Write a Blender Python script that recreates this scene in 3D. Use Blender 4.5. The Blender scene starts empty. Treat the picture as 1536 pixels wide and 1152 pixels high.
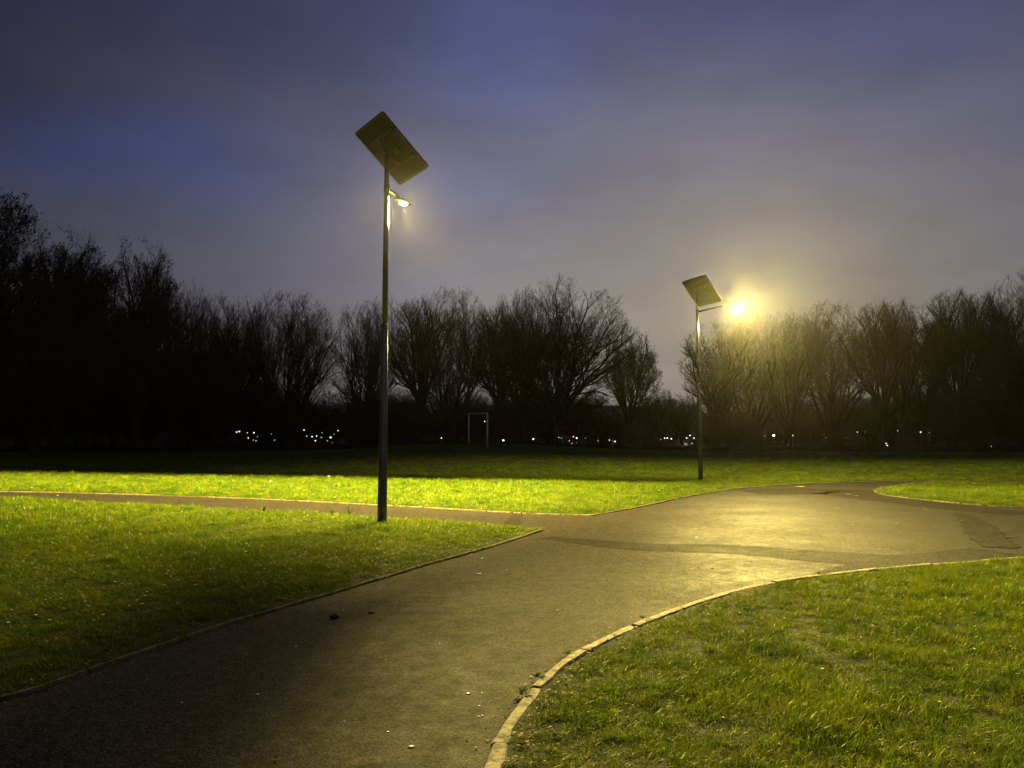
import bpy, math, random, time
import numpy as np
from mathutils import Vector, Matrix, Euler
from mathutils.geometry import delaunay_2d_cdt
T0 = time.time()
R = math.radians
SC = bpy.context.scene
COL = SC.collection
rng = np.random.default_rng(7)
random.seed(7)

# ------------------------------------------------------------------ camera
CAM_H = 1.6
F = 1109.0                       # focal length in pixels of the 1536 px frame
PITCH = math.atan(87.0 / F)
cam_d = bpy.data.cameras.new('camera')
cam = bpy.data.objects.new('camera', cam_d)
COL.objects.link(cam)
cam.location = (0, 0, CAM_H)
cam.rotation_euler = (R(90) + PITCH, 0, 0)
cam_d.sensor_width = 36.0
cam_d.lens = 36.0 * F / 1536.0
cam_d.clip_start = 0.05
cam_d.clip_end = 5000
SC.camera = cam
SC.view_settings.view_transform = 'Standard'
SC.view_settings.look = 'None'
SC.view_settings.exposure = 0.0
SC.view_settings.gamma = 1.0
CP, SP = math.cos(PITCH), math.sin(PITCH)


def ray(px, py):
    """direction of a point of the photograph, scaled so that the depth (y) is 1"""
    a, b = (px - 768) / F, (576 - py) / F
    x, y, z = a, CP - SP * b, SP + CP * b
    return Vector((x / y, 1.0, z / y))


def at(px, py, d):
    r = ray(px, py)
    return Vector((r.x * d, d, CAM_H + r.z * d))


def gnd(px, py):
    """where the point lies on the level ground of the junction"""
    r = ray(px, py)
    d = -CAM_H / r.z
    return Vector((r.x * d, d, 0))


def sstep(t):
    t = np.clip(t, 0, 1)
    return t * t * (3 - 2 * t)


def hill(x, y):
    """height of the terrain: level junction, a rise to the playing field, then down to the town"""
    x = np.asarray(x, float)
    return (.75 + .65 * np.exp(-((x + 2.5) / 10) ** 2)) * sstep((np.asarray(y, float) - 30) / 28) - 3.2 * sstep((np.asarray(y, float) - 84) / 50)


# ------------------------------------------------------------------ node helpers
class G:
    def __init__(s, nt):
        s.nt = nt
        nt.nodes.clear()

    def n(s, t, **kw):
        nd = s.nt.nodes.new(t)
        for k, v in kw.items():
            setattr(nd, k, v)
        return nd

    def put(s, sock, v):
        if v is None:
            return
        if isinstance(v, bpy.types.NodeSocket):
            s.nt.links.new(v, sock)
        else:
            if isinstance(v, (tuple, list)) and sock.type == 'RGBA' and len(v) == 3:
                v = tuple(v) + (1,)
            sock.default_value = v

    def m(s, op, a, b=None, c=None, clamp=False):
        nd = s.n('ShaderNodeMath', operation=op, use_clamp=clamp)
        for i, v in enumerate((a, b, c)):
            s.put(nd.inputs[i], v)
        return nd.outputs[0]

    def dot(s, a, b):
        nd = s.n('ShaderNodeVectorMath', operation='DOT_PRODUCT')
        s.put(nd.inputs[0], a); s.put(nd.inputs[1], b)
        return nd.outputs['Value']

    def vm(s, op, a, b=None):
        nd = s.n('ShaderNodeVectorMath', operation=op)
        s.put(nd.inputs[0], a); s.put(nd.inputs[1], b)
        return nd.outputs[0]

    def noise(s, scale, vec=None, detail=3.0, rough=0.5, dist=0.0):
        nd = s.n('ShaderNodeTexNoise')
        nd.inputs['Scale'].default_value = scale
        nd.inputs['Detail'].default_value = detail
        nd.inputs['Roughness'].default_value = rough
        nd.inputs['Distortion'].default_value = dist
        s.put(nd.inputs['Vector'], vec)
        return nd.outputs['Fac']

    def mr(s, v, a, b, c=0.0, d=1.0, smooth=True):
        nd = s.n('ShaderNodeMapRange', interpolation_type='SMOOTHSTEP' if smooth else 'LINEAR')
        for i, q in enumerate((v, a, b, c, d)):
            s.put(nd.inputs[i], q)
        return nd.outputs[0]

    def mix(s, f, a, b, blend='MIX'):
        nd = s.n('ShaderNodeMix', data_type='RGBA', blend_type=blend)
        s.put(nd.inputs[0], f); s.put(nd.inputs[6], a); s.put(nd.inputs[7], b)
        return nd.outputs[2]

    def bump(s, h, strength, dist=0.01):
        nd = s.n('ShaderNodeBump')
        nd.inputs['Strength'].default_value = strength
        nd.inputs['Distance'].default_value = dist
        s.put(nd.inputs['Height'], h)
        return nd.outputs[0]


def mat(name):
    m = bpy.data.materials.new(name)
    m.use_nodes = True
    return m, G(m.node_tree)


def principled(name, col, rough=0.6, metal=0.0, spec=0.5, var=0.0, scale=8.0, bump=0.0):
    m, g = mat(name)
    p = g.n('ShaderNodeBsdfPrincipled')
    o = g.n('ShaderNodeOutputMaterial')
    pos = g.n('ShaderNodeTexCoord').outputs['Object']
    nz = g.noise(scale, pos, 4.0, 0.6)
    c1 = tuple(max(0, c * (1 - var)) for c in col); c2 = tuple(c * (1 + var) for c in col)
    g.put(p.inputs['Base Color'], g.mix(g.mr(nz, .3, .7), c1, c2))
    p.inputs['Roughness'].default_value = rough
    p.inputs['Metallic'].default_value = metal
    p.inputs['Specular IOR Level'].default_value = spec
    if bump:
        g.put(p.inputs['Normal'], g.bump(nz, bump))
    g.nt.links.new(p.outputs[0], o.inputs[0])
    return m


def emission(name, col, strength):
    m, g = mat(name)
    e = g.n('ShaderNodeEmission')
    e.inputs[0].default_value = (*col, 1)
    e.inputs[1].default_value = strength
    g.nt.links.new(e.outputs[0], g.n('ShaderNodeOutputMaterial').inputs[0])
    return m


# ------------------------------------------------------------------ materials
def make_asphalt(name, dark, light, r0, r1, sp):
    m, g = mat(name)
    p = g.n('ShaderNodeBsdfPrincipled')
    pos = g.n('ShaderNodeNewGeometry').outputs['Position']
    big = g.noise(0.55, pos, 4.0, 0.6)
    mid = g.noise(6.0, pos, 4.0, 0.65)
    fine = g.noise(110.0, pos, 3.0, 0.8)
    vor = g.n('ShaderNodeTexVoronoi')
    vor.inputs['Scale'].default_value = 95.0
    g.put(vor.inputs['Vector'], pos)
    stone = g.mr(vor.outputs['Distance'], 0.15, 0.6, 1.0, 0.0)
    spk = g.n('ShaderNodeTexWhiteNoise')
    g.put(spk.inputs['Vector'], vor.outputs['Position'])
    chips = g.mr(spk.outputs['Value'], 0.93, 0.99)
    c = g.mix(g.mr(big, .3, .7), dark, light)
    c = g.mix(g.m('MULTIPLY', g.mr(mid, .35, .7), .25), c, tuple(q * 1.5 for q in light))
    c = g.mix(g.m('MULTIPLY', g.mr(fine, .48, .66), .75), c, tuple(q * 2.6 for q in light))
    c = g.mix(g.m('MULTIPLY', g.mr(fine, .5, .36), .8), c, tuple(q * .35 for q in dark))
    cell = g.n('ShaderNodeTexVoronoi'); cell.inputs['Scale'].default_value = 58.0; g.put(cell.inputs['Vector'], pos)
    cw = g.n('ShaderNodeTexWhiteNoise'); g.put(cw.inputs['Vector'], cell.outputs['Position'])
    c = g.mix(g.mr(cw.outputs['Value'], .55, .95), c, tuple(q * 2.4 for q in light))
    c = g.mix(g.mr(cw.outputs['Value'], .42, .1, 0, .85), c, tuple(q * .3 for q in dark))
    c = g.mix(g.m('MULTIPLY', g.mr(g.noise(1.7, pos, 6.0, .75, .6), .5, .68), .22), c, tuple(q * .45 for q in dark))
    c = g.mix(g.m('MULTIPLY', g.m('MULTIPLY', chips, stone), .7), c, (.30, .27, .22))
    g.put(p.inputs['Base Color'], c)
    g.put(p.inputs['Roughness'], g.mr(g.m('ADD', g.m('MULTIPLY', mid, .5), g.m('MULTIPLY', big, .5)), .25, .75, r0, r1))
    p.inputs['Specular IOR Level'].default_value = sp
    h = g.m('ADD', g.m('MULTIPLY', stone, .6), g.m('MULTIPLY', fine, .6))
    h = g.m('ADD', h, g.m('MULTIPLY', mid, .3))
    h = g.m('ADD', h, g.m('MULTIPLY', cw.outputs['Value'], .5))
    g.put(p.inputs['Normal'], g.bump(h, .8, .005))
    g.nt.links.new(p.outputs[0], g.n('ShaderNodeOutputMaterial').inputs[0])
    return m


M_ASPH = make_asphalt('asphalt_damp', (.012, .0107, .0090), (.022, .0192, .0158), .50, .80, .06)
M_ASPH2 = make_asphalt('asphalt_relaid', (.0095, .0085, .0073), (.017, .015, .0124), .58, .88, .038)


def make_soil():
    m, g = mat('turf_soil')
    p = g.n('ShaderNodeBsdfPrincipled')
    pos = g.n('ShaderNodeNewGeometry').outputs['Position']
    a = g.noise(1.3, pos, 5.0, .6); b = g.noise(22.0, pos, 4.0, .7)
    c = g.mix(g.mr(a, .35, .65), (.012, .022, .003), (.025, .034, .004))
    c = g.mix(g.m('MULTIPLY', g.mr(b, .45, .7), .8), c, (.022, .014, .006))
    g.put(p.inputs['Base Color'], c)
    p.inputs['Roughness'].default_value = .9
    p.inputs['Specular IOR Level'].default_value = .2
    g.put(p.inputs['Normal'], g.bump(b, .9, .04))
    g.nt.links.new(p.outputs[0], g.n('ShaderNodeOutputMaterial').inputs[0])
    return m


M_SOIL = make_soil()


def make_grass():
    m, g = mat('grass_blade')
    pos = g.n('ShaderNodeNewGeometry').outputs['Position']
    rnd = g.n('ShaderNodeObjectInfo').outputs['Random']
    a = g.noise(.9, pos, 3.0, .6); b = g.noise(5.0, pos, 3.0, .6)
    c = g.mix(g.mr(a, .35, .65), (.056, .110, .004), (.112, .158, .004))
    c = g.mix(g.mr(b, .52, .72), c, (.165, .16, .005))
    c = g.mix(g.m('MULTIPLY', g.mr(rnd, .86, .98), .75), c, (.22, .17, .05))
    # patches of another grass, darkened further to stand in for shade between tufts
    c = g.mix(g.m('MULTIPLY', g.mr(g.noise(2.6, pos, 3.0, .6), .46, .62), .75), c, (.018, .06, .008))
    d = g.n('ShaderNodeBsdfDiffuse'); g.put(d.inputs[0], c)
    t = g.n('ShaderNodeBsdfTranslucent'); g.put(t.inputs[0], g.mix(.5, c, (.17, .22, .003)))
    gl = g.n('ShaderNodeBsdfGlossy'); gl.inputs[0].default_value = (.8, .85, .5, 1); gl.inputs[1].default_value = .38
    m1 = g.n('ShaderNodeMixShader'); m1.inputs[0].default_value = .42
    g.nt.links.new(d.outputs[0], m1.inputs[1]); g.nt.links.new(t.outputs[0], m1.inputs[2])
    m2 = g.n('ShaderNodeMixShader'); m2.inputs[0].default_value = .022
    g.nt.links.new(m1.outputs[0], m2.inputs[1]); g.nt.links.new(gl.outputs[0], m2.inputs[2])
    g.nt.links.new(m2.outputs[0], g.n('ShaderNodeOutputMaterial').inputs[0])
    return m


M_GRASS = make_grass()
M_KERB = principled('concrete_edging', (.25, .23, .18), .85, 0, .2, .6, 17.0, .8)
M_EDGE = principled('weathered_edging', (.11, .095, .06), .9, 0, .2, .5, 14.0, .5)
M_BARK = principled('bark', (.018, .016, .012), .9, 0, .2, .3, 5.0, .5)
M_TWIG = principled('twig', (.013, .011, .009), .9, 0, .1, .3, 3.0)
M_IVY = principled('ivy_leaf', (.012, .018, .007), .7, 0, .15, .4, 3.0)
M_POLE = principled('galvanised_steel', (.085, .085, .075), .22, .8, .5, .12, 14.0)
M_BLACK = principled('black_metal', (.035, .035, .032), .5, .3, .5, .2, 20.0)
M_BACK = principled('panel_backsheet', (.014, .0135, .011), .6, 0, .15, .12, 12.0)
M_CELL = principled('solar_cell', (.01, .014, .04), .12, 0, .6, .1, 5.0)
M_LENS = emission('led_lens', (1.0, .80, .36), 15.0)
M_STONE = principled('stone', (.05, .042, .034), .85, 0, .3, .4, 60.0, .8)
M_PEBBLE = principled('pebble', (.8, .78, .7), .35, 0, .5, .3, 60.0)
M_LEAF = principled('fallen_leaf', (.30, .22, .11), .55, 0, .5, .25, 40.0, .3)
M_LEAF2 = principled('brown_litter', (.20, .12, .05), .7, 0, .4, .45, 30.0)
M_PETAL = principled('petal', (.75, .74, .66), .5, 0, .4, .05)
M_WEED = principled('weed_leaf', (.05, .085, .012), .8, 0, .1, .4, 20.0)
M_GOAL = principled('goal_paint', (.4, .4, .38), .45, 0, .5, .1, 3.0)
M_WALL = principled('far_wall', (.16, .14, .12), .8, 0, .3, .2, 1.0)
M_ROOF = principled('far_roof', (.04, .034, .03), .8, 0, .3, .2, 1.0)
M_HILL = principled('far_hill', (.016, .018, .014), .95, 0, .1, .5, .03)
M_BWHITE = emission('cool_white_light', (1.0, .93, .80), 4.0)
M_BDIM = emission('dim_white_light', (1.0, .92, .78), .5)
M_BORANGE = emission('orange_light', (1.0, .62, .28), 3.0)


# ------------------------------------------------------------------ mesh helpers
def link(name, me, m=None, parent=None, loc=None):
    o = bpy.data.objects.new(name, me)
    COL.objects.link(o)
    if m is not None:
        me.materials.append(m)
    if parent is not None:
        o.parent = parent
    if loc is not None:
        o.location = loc
    return o


def tag(o, label=None, cat=None, group=None, kind=None):
    if label: o['label'] = label
    if cat: o['category'] = cat
    if group: o['group'] = group
    if kind: o['kind'] = kind
    return o


def empty(name, loc, rz=0.0):
    o = bpy.data.objects.new(name, None)
    o.empty_display_size = .2
    COL.objects.link(o)
    o.location = loc
    o.rotation_euler = (0, 0, rz)
    return o


class MB:
    """collects shapes and links them as one mesh object"""
    def __init__(s):
        s.v, s.f, s.k = [], [], 0

    def add(s, vs, fs):
        vs = np.asarray(vs, np.float64).reshape(-1, 3)
        s.v.append(vs)
        s.f += [tuple(i + s.k for i in f) for f in fs]
        s.k += len(vs)

    def box(s, c, h, rot=None, bev=0.0):
        c = np.array(c, float)
        vs = np.array([[x, y, z] for x in (-1, 1) for y in (-1, 1) for z in (-1, 1)], float) * np.array(h)
        if rot is not None:
            vs = vs @ np.array(rot).T
        s.add(vs + c, [(0, 1, 3, 2), (4, 6, 7, 5), (0, 4, 5, 1), (2, 3, 7, 6), (0, 2, 6, 4), (1, 5, 7, 3)])

    def tube(s, pts, rad, n=16, caps=True, sx=1.0, sy=1.0):
        pts = [Vector(p) for p in pts]
        if not hasattr(rad, '__len__'):
            rad = [rad] * len(pts)
        V = []
        up = None
        for i, p in enumerate(pts):
            t = (pts[min(i + 1, len(pts) - 1)] - pts[max(i - 1, 0)]).normalized()
            if up is None:
                up = Vector((1, 0, 0)) if abs(t.x) < .9 else Vector((0, 1, 0))
            a = (up - t * up.dot(t)).normalized()
            b = t.cross(a)
            up = a
            for k in range(n):
                w = 2 * math.pi * k / n
                V.append(p + a * (math.cos(w) * rad[i] * sx) + b * (math.sin(w) * rad[i] * sy))
        Fs = []
        for i in range(len(pts) - 1):
            for k in range(n):
                k2 = (k + 1) % n
                Fs.append((i * n + k, i * n + k2, (i + 1) * n + k2, (i + 1) * n + k))
        if caps:
            Fs.append(tuple(range(n - 1, -1, -1)))
            Fs.append(tuple((len(pts) - 1) * n + k for k in range(n)))
        s.add([tuple(v) for v in V], Fs)

    def mesh(s, name, smooth=False):
        me = bpy.data.meshes.new(name)
        v = np.concatenate(s.v) if s.v else np.zeros((0, 3))
        me.from_pydata(v.tolist(), [], s.f)
        me.update()
        if smooth:
            me.shade_smooth()
        return me

    def build(s, name, m, parent=None, smooth=False, loc=None):
        return link(name, s.mesh(name, smooth), m, parent, loc)


def fast_mesh(name, verts, loops, counts, smooth=False, matidx=None):
    me = bpy.data.meshes.new(name)
    verts = np.asarray(verts, np.float32); loops = np.asarray(loops, np.int32).ravel()
    counts = np.asarray(counts, np.int32)
    me.vertices.add(len(verts)); me.vertices.foreach_set('co', verts.ravel())
    me.loops.add(len(loops)); me.loops.foreach_set('vertex_index', loops)
    me.polygons.add(len(counts))
    st = np.zeros(len(counts), np.int32); st[1:] = np.cumsum(counts)[:-1]
    me.polygons.foreach_set('loop_start', st)
    if matidx is not None:
        me.polygons.foreach_set('material_index', np.asarray(matidx, np.int32))
    me.update(calc_edges=True)
    if smooth:
        me.shade_smooth()
    return me


def smooth_line(pts, step):
    """Catmull-Rom through the points, resampled at about one point per step"""
    P = [np.array((p[0], p[1])) for p in pts]
    P = [2 * P[0] - P[1]] + P + [2 * P[-1] - P[-2]]
    out = []
    for i in range(1, len(P) - 2):
        n = max(1, int(np.linalg.norm(P[i + 1] - P[i]) / step))
        for k in range(n):
            t = k / n
            out.append(.5 * ((2 * P[i]) + (-P[i - 1] + P[i + 1]) * t + (2 * P[i - 1] - 5 * P[i] + 4 * P[i + 1] - P[i + 2]) * t * t
                             + (-P[i - 1] + 3 * P[i] - 3 * P[i + 1] + P[i + 2]) * t ** 3))
    out.append(P[-2])
    return np.array(out)


def inside(poly, pts):
    x, y = pts[:, 0], pts[:, 1]
    c = np.zeros(len(pts), bool)
    px, py = poly[:, 0], poly[:, 1]
    j = len(poly) - 1
    for i in range(len(poly)):
        cond = ((py[i] > y) != (py[j] > y)) & (x < (px[j] - px[i]) * (y - py[i]) / (py[j] - py[i] + 1e-12) + px[i])
        c ^= cond
        j = i
    return c


def dist_line(line, pts):
    """distance of each point from a polyline"""
    best = np.full(len(pts), 1e9)
    for i in range(len(line) - 1):
        a, b = line[i], line[i + 1]
        ab = b - a
        L = ab @ ab
        if L < 1e-12: continue
        t = np.clip(((pts - a) @ ab) / L, 0, 1)
        d = np.linalg.norm(pts - (a + t[:, None] * ab), axis=1)
        best = np.minimum(best, d)
    return best


def lumps(x, y):
    """soft unevenness of the turf"""
    return (np.sin(x * 3.1 + 1.3 * np.sin(y * 2.3)) * np.sin(y * 2.7 + 1.1 * np.sin(x * 1.9)) * .5
            + np.sin(x * 7.3 + 2.0 * np.sin(y * 5.1)) * np.sin(y * 6.1 + x) * .3
            + np.sin(x * .8 + 2) * np.sin(y * .7) * .6)


# ------------------------------------------------------------------ the outlines of the lawns
def P(lst): return [tuple(gnd(*q)[:2]) for q in lst]


L_right = smooth_line([(-.42, 2.2), (-.27, 2.9)] + P([(729, 1152), (743, 1111), (762, 1079), (781, 1057), (803, 1031), (830, 1008), (861, 986), (907, 961), (937, 946),
        (971, 931), (1026, 911), (1060, 900), (1101, 888), (1166, 875), (1225, 866.5), (1296, 858), (1361, 852), (1443, 845.5), (1536, 839)]) + [(10.0, 10.6), (16, 12.2), (26, 14.5)], .12)
L_left = smooth_line([(-8.2, 1.8), (-5.2, 3.6)] + P([(0, 1053), (66, 1034), (132, 1010), (198, 987), (264, 964.5), (320, 945), (363, 932), (429, 912), (495, 893), (535, 880.5),
        (595, 862.5), (633, 850.5), (686, 836), (721, 826), (766, 812), (814, 796)]), .15)
L_mid = smooth_line([(-40, 23.4), (-24, 22.6)] + P([(0, 748), (132, 754), (231, 759), (363, 767), (442, 771.5), (582, 779), (633, 782), (712, 787), (766, 792), (814, 796)]), .3)
B1 = smooth_line([(-44, 27.0), (-26, 25.2)] + P([(0, 738), (200, 742.5), (400, 750), (560, 758), (700, 766), (800, 771.5), (888, 774)]), .3)
B2 = smooth_line(P([(888, 774), (960, 761), (1020, 748), (1061, 740.5), (1110, 733), (1185, 727.5), (1260, 724.5), (1335, 722.5)]) + [(18.4, 30.2), (22.0, 30.9), (30, 32.2), (44, 34)], .3)
ISL = smooth_line([(44, 31.0), (30, 29.4), (22.4, 28.6)] + P([(1436, 724.5), (1391, 725.5), (1350, 728.5), (1320, 733), (1311, 736.5), (1318, 740.5), (1335, 744.5), (1391, 751), (1447, 756.5), (1536, 761)]) + [(16.5, 17.6), (26, 18.0), (44, 19)], .3)

right_poly = np.vstack([L_right, [(26, -6), (-.9, -6), (-.75, 0)]])
left_poly = np.vstack([L_left, L_mid[::-1][1:], [(-40, 1.8)]])
back_poly = np.vstack([B1, B2[1:], [(70, 36), (90, 66), (-90, 66), (-60, 28)]])
isl_poly = np.vstack([ISL, [(52, 22), (52, 30)]])


def lawn(name, poly, extra_fn):
    x0, y0 = poly.min(0); x1, y1 = poly.max(0)
    pts = []
    for (ya, yb, st) in ((-8, 9, .22), (9, 18, .4), (18, 33, .8), (33, 70, 1.6)):
        a, b = max(y0, ya), min(y1, yb)
        if b <= a: continue
        xs = np.arange(x0, x1, st); ys = np.arange(a, b, st)
        g = np.stack(np.meshgrid(xs, ys), -1).reshape(-1, 2)
        g = g + rng.uniform(-.25, .25, g.shape) * st
        lim = 6 + abs(g[:, 1]) * 1.1
        g = g[(abs(g[:, 0]) < lim) | (rng.random(len(g)) < .06)]
        pts.append(g)
    pts = np.vstack(pts)
    pts = pts[inside(poly, pts)]
    pts = pts[dist_line(np.vstack([poly, poly[:1]]), pts) > .06]
    n = len(poly)
    allp = [Vector(p) for p in poly] + [Vector(p) for p in pts]
    edges = [(i, (i + 1) % n) for i in range(n)]
    vs, es, fs, *_ = delaunay_2d_cdt(allp, edges, [], 1, 1e-5)
    V = np.array([tuple(v) for v in vs])
    dl = dist_line(np.vstack([poly, poly[:1]]), V)
    z = hill(V[:, 0], V[:, 1]) + .022 + (.03 + .028 * lumps(V[:, 0], V[:, 1])) * sstep(dl / .8)
    me = bpy.data.meshes.new(name)
    me.from_pydata(np.column_stack([V, z]).tolist(), [], [tuple(f) for f in fs])
    me.update(); me.shade_smooth()
    o = link(name, me, M_SOIL)
    tag(o, kind='structure')
    return o


lawn('lawn', right_poly, None)
lawn('lawn', left_poly, None)
lawn('lawn', back_poly, None)
lawn('lawn', isl_poly, None)


def lawn_z(x, y, poly_line):
    p = np.column_stack([x, y])
    dl = dist_line(poly_line, p)
    return hill(x, y) + .022 + (.03 + .028 * lumps(x, y)) * sstep(dl / .8), dl


# ground sheet to the horizon
ys = np.concatenate([np.arange(-60, 28, 8), np.arange(28, 140, 3.5), np.arange(140, 400, 30), [500, 800, 1500, 3000]])
xs = np.concatenate([[-3000, -1200, -500], np.arange(-240, 241, 16), [500, 1200, 3000]])
gx, gy = np.meshgrid(xs, ys)
gz = hill(gx, gy) - .08
me = fast_mesh('ground', np.stack([gx, gy, gz], -1).reshape(-1, 3),
               [[j * len(xs) + i, j * len(xs) + i + 1, (j + 1) * len(xs) + i + 1, (j + 1) * len(xs) + i] for j in range(len(ys) - 1) for i in range(len(xs) - 1)],
               [4] * ((len(xs) - 1) * (len(ys) - 1)), True)
tag(link('ground', me, M_SOIL), kind='structure')

# asphalt of the junction: one sheet running on under the turf edges
pv = [(-60, -6, 0), (60, -6, 0), (60, 35.0, 0), (17, 31.6, 0), (-60, 31.0, 0)]
pm = MB(); pm.add([(-60, -6, 0), (60, -6, 0), (60, 31.9, 0), (-60, 31.9, 0)], [(0, 1, 2, 3)])
tag(pm.build('path', M_ASPH), kind='structure')


def strip(name, ctr, w, z, m, jit=.015):
    ctr = smooth_line(ctr, .12)
    t = np.gradient(ctr, axis=0); t /= np.linalg.norm(t, axis=1)[:, None]
    nn = np.column_stack([-t[:, 1], t[:, 0]])
    ws = np.interp(np.linspace(0, 1, len(ctr)), np.linspace(0, 1, len(w)), w) / 2
    j1 = rng.normal(0, jit, len(ctr)); j2 = rng.normal(0, jit, len(ctr))
    a = ctr + nn * (ws + j1)[:, None]; b = ctr - nn * (ws + j2)[:, None]
    n = len(ctr)
    V = np.vstack([np.column_stack([a, np.full(n, z)]), np.column_stack([b, np.full(n, z)])])
    me = bpy.data.meshes.new(name)
    me.from_pydata(V.tolist(), [], [(i, i + n, i + 1 + n, i + 1) for i in range(n - 1)])
    me.update()
    return tag(link(name, me, m), kind='structure')


# relaid asphalt: the trench band across the near path and the darker surface towards the right
band = P([(820, 806), (960, 820), (1100, 824), (1250, 836), (1400, 843), (1536, 833)])
strip('path_patch', band, [.35, .75, .95, 1.1, 1.3, 1.6], .004, M_ASPH2)
strip('path_patch', P([(1235, 862), (1300, 852), (1420, 843), (1536, 838)]) + [(9, 10.9)], [.25, .7, .8, .5, .5], .008, M_ASPH2)
strip('path_patch', P([(1440, 770), (1462, 785), (1480, 805), (1500, 822)]), [.2, .5, .6, .5], .008, M_ASPH2, .03)
strip('path_patch', P([(778, 771), (766, 789)]), [.25, .3], .004, M_ASPH2, .02)
strip('path_patch', P([(1120, 738), (1260, 738), (1400, 757), (1536, 772)]), [2.2, 3.0, 1.7, 1.0], .004, M_ASPH2, .05)


# ------------------------------------------------------------------ kerbs
def kerb(name, line, width, top, side, seg=.92, gap=.012, wob=.009, z0=-.12):
    """edging stones laid end to end along the line, on its lawn side"""
    d = np.r_[0, np.cumsum(np.linalg.norm(np.diff(line, axis=0), axis=1))]
    L = d[-1]
    mb = MB()
    s = 0.0
    while s < L - .2:
        e = min(s + seg, L)
        q = np.linspace(s + gap, e - gap, 6)
        c = np.column_stack([np.interp(q, d, line[:, 0]), np.interp(q, d, line[:, 1])])
        t = np.gradient(c, axis=0); t /= np.linalg.norm(t, axis=1)[:, None]
        nn = np.column_stack([-t[:, 1], t[:, 0]]) * side
        off = rng.normal(0, wob); dz = rng.normal(0, wob * .6); tilt = rng.normal(0, wob * .5)
        V = []
        for i in range(6):
            ea = rng.normal(0, wob * .35); eb = rng.normal(0, wob * .8)
            a = c[i] + nn[i] * (off - .004 + ea); b = c[i] + nn[i] * (off + width + eb)
            a2 = c[i] + nn[i] * (off + .010 + ea); b2 = c[i] + nn[i] * (off + width - .010 + eb)
            zt = top + dz + tilt * (i - 2.5) / 2.5
            V += [(a[0], a[1], z0), (a[0], a[1], zt - .012), (a2[0], a2[1], zt), (b2[0], b2[1], zt), (b[0], b[1], zt - .012), (b[0], b[1], z0)]
        fs = []
        for i in range(5):
            for k in range(5):
                fs.append((i * 6 + k, i * 6 + k + 1, (i + 1) * 6 + k + 1, (i + 1) * 6 + k))
        fs += [(5, 4, 3, 2, 1, 0), tuple(30 + k for k in range(6))]
        mb.add(V, fs)
        s = e
    return tag(mb.build(name, M_KERB if width > .08 else M_EDGE), kind='structure')


kerb('kerb', L_right, .085, .036, -1)
kerb('kerb', L_left, .048, .026, 1, wob=.003)
kerb('kerb', L_mid, .05, .022, -1, wob=.004)
kerb('kerb', B1, .05, .03, 1, wob=.004)
kerb('kerb', B2, .05, .03, 1, wob=.004)
kerb('kerb', ISL, .06, .026, 1, wob=.004)


# ------------------------------------------------------------------ grass (stuff): tufts instanced on the turf
def tuft_mesh(name, n, rad, hmin, hmax, wid, seed):
    r = np.random.default_rng(seed)
    V, L, C = [], [], []
    k = 0
    for i in range(n):
        a = r.uniform(0, 2 * math.pi); q = rad * math.sqrt(r.random())
        base = np.array([q * math.cos(a), q * math.sin(a), -.01])
        h = r.uniform(hmin, hmax)
        la = r.uniform(0, 2 * math.pi); lean = r.uniform(.3, 1.7) * h
        ld = np.array([math.cos(la), math.sin(la), 0])
        wa = la + math.pi / 2 + r.normal(0, .5)
        wd = np.array([math.cos(wa), math.sin(wa), 0])
        w = wid * r.uniform(.6, 1.2)
        for j, t in enumerate((0, .38, .72)):
            p = base + ld * lean * t ** 2 + np.array([0, 0, h * (t - .25 * t ** 2 * (lean / h))])
            ww = w * (1 - .35 * t) / 2
            V += [p - wd * ww, p + wd * ww]
        p = base + ld * lean + np.array([0, 0, h * (1 - .25 * lean / h)])
        V.append(p)
        L += [k, k + 1, k + 3, k + 2, k + 2, k + 3, k + 5, k + 4, k + 4, k + 5, k + 6]
        C += [4, 4, 3]
        k += 7
    me = fast_mesh(name, np.array(V), L, C, True)
    me.materials.append(M_GRASS)
    return me


tufts = bpy.data.collections.new('grass_tufts')
for i in range(8):
    o = bpy.data.objects.new('grass_tuft_%02d' % i, tuft_mesh('grass_tuft', 26, .06, .022 + .006 * (i % 3), .06 + .017 * (i % 4), .0048, 50 + i))
    tufts.objects.link(o)

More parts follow.
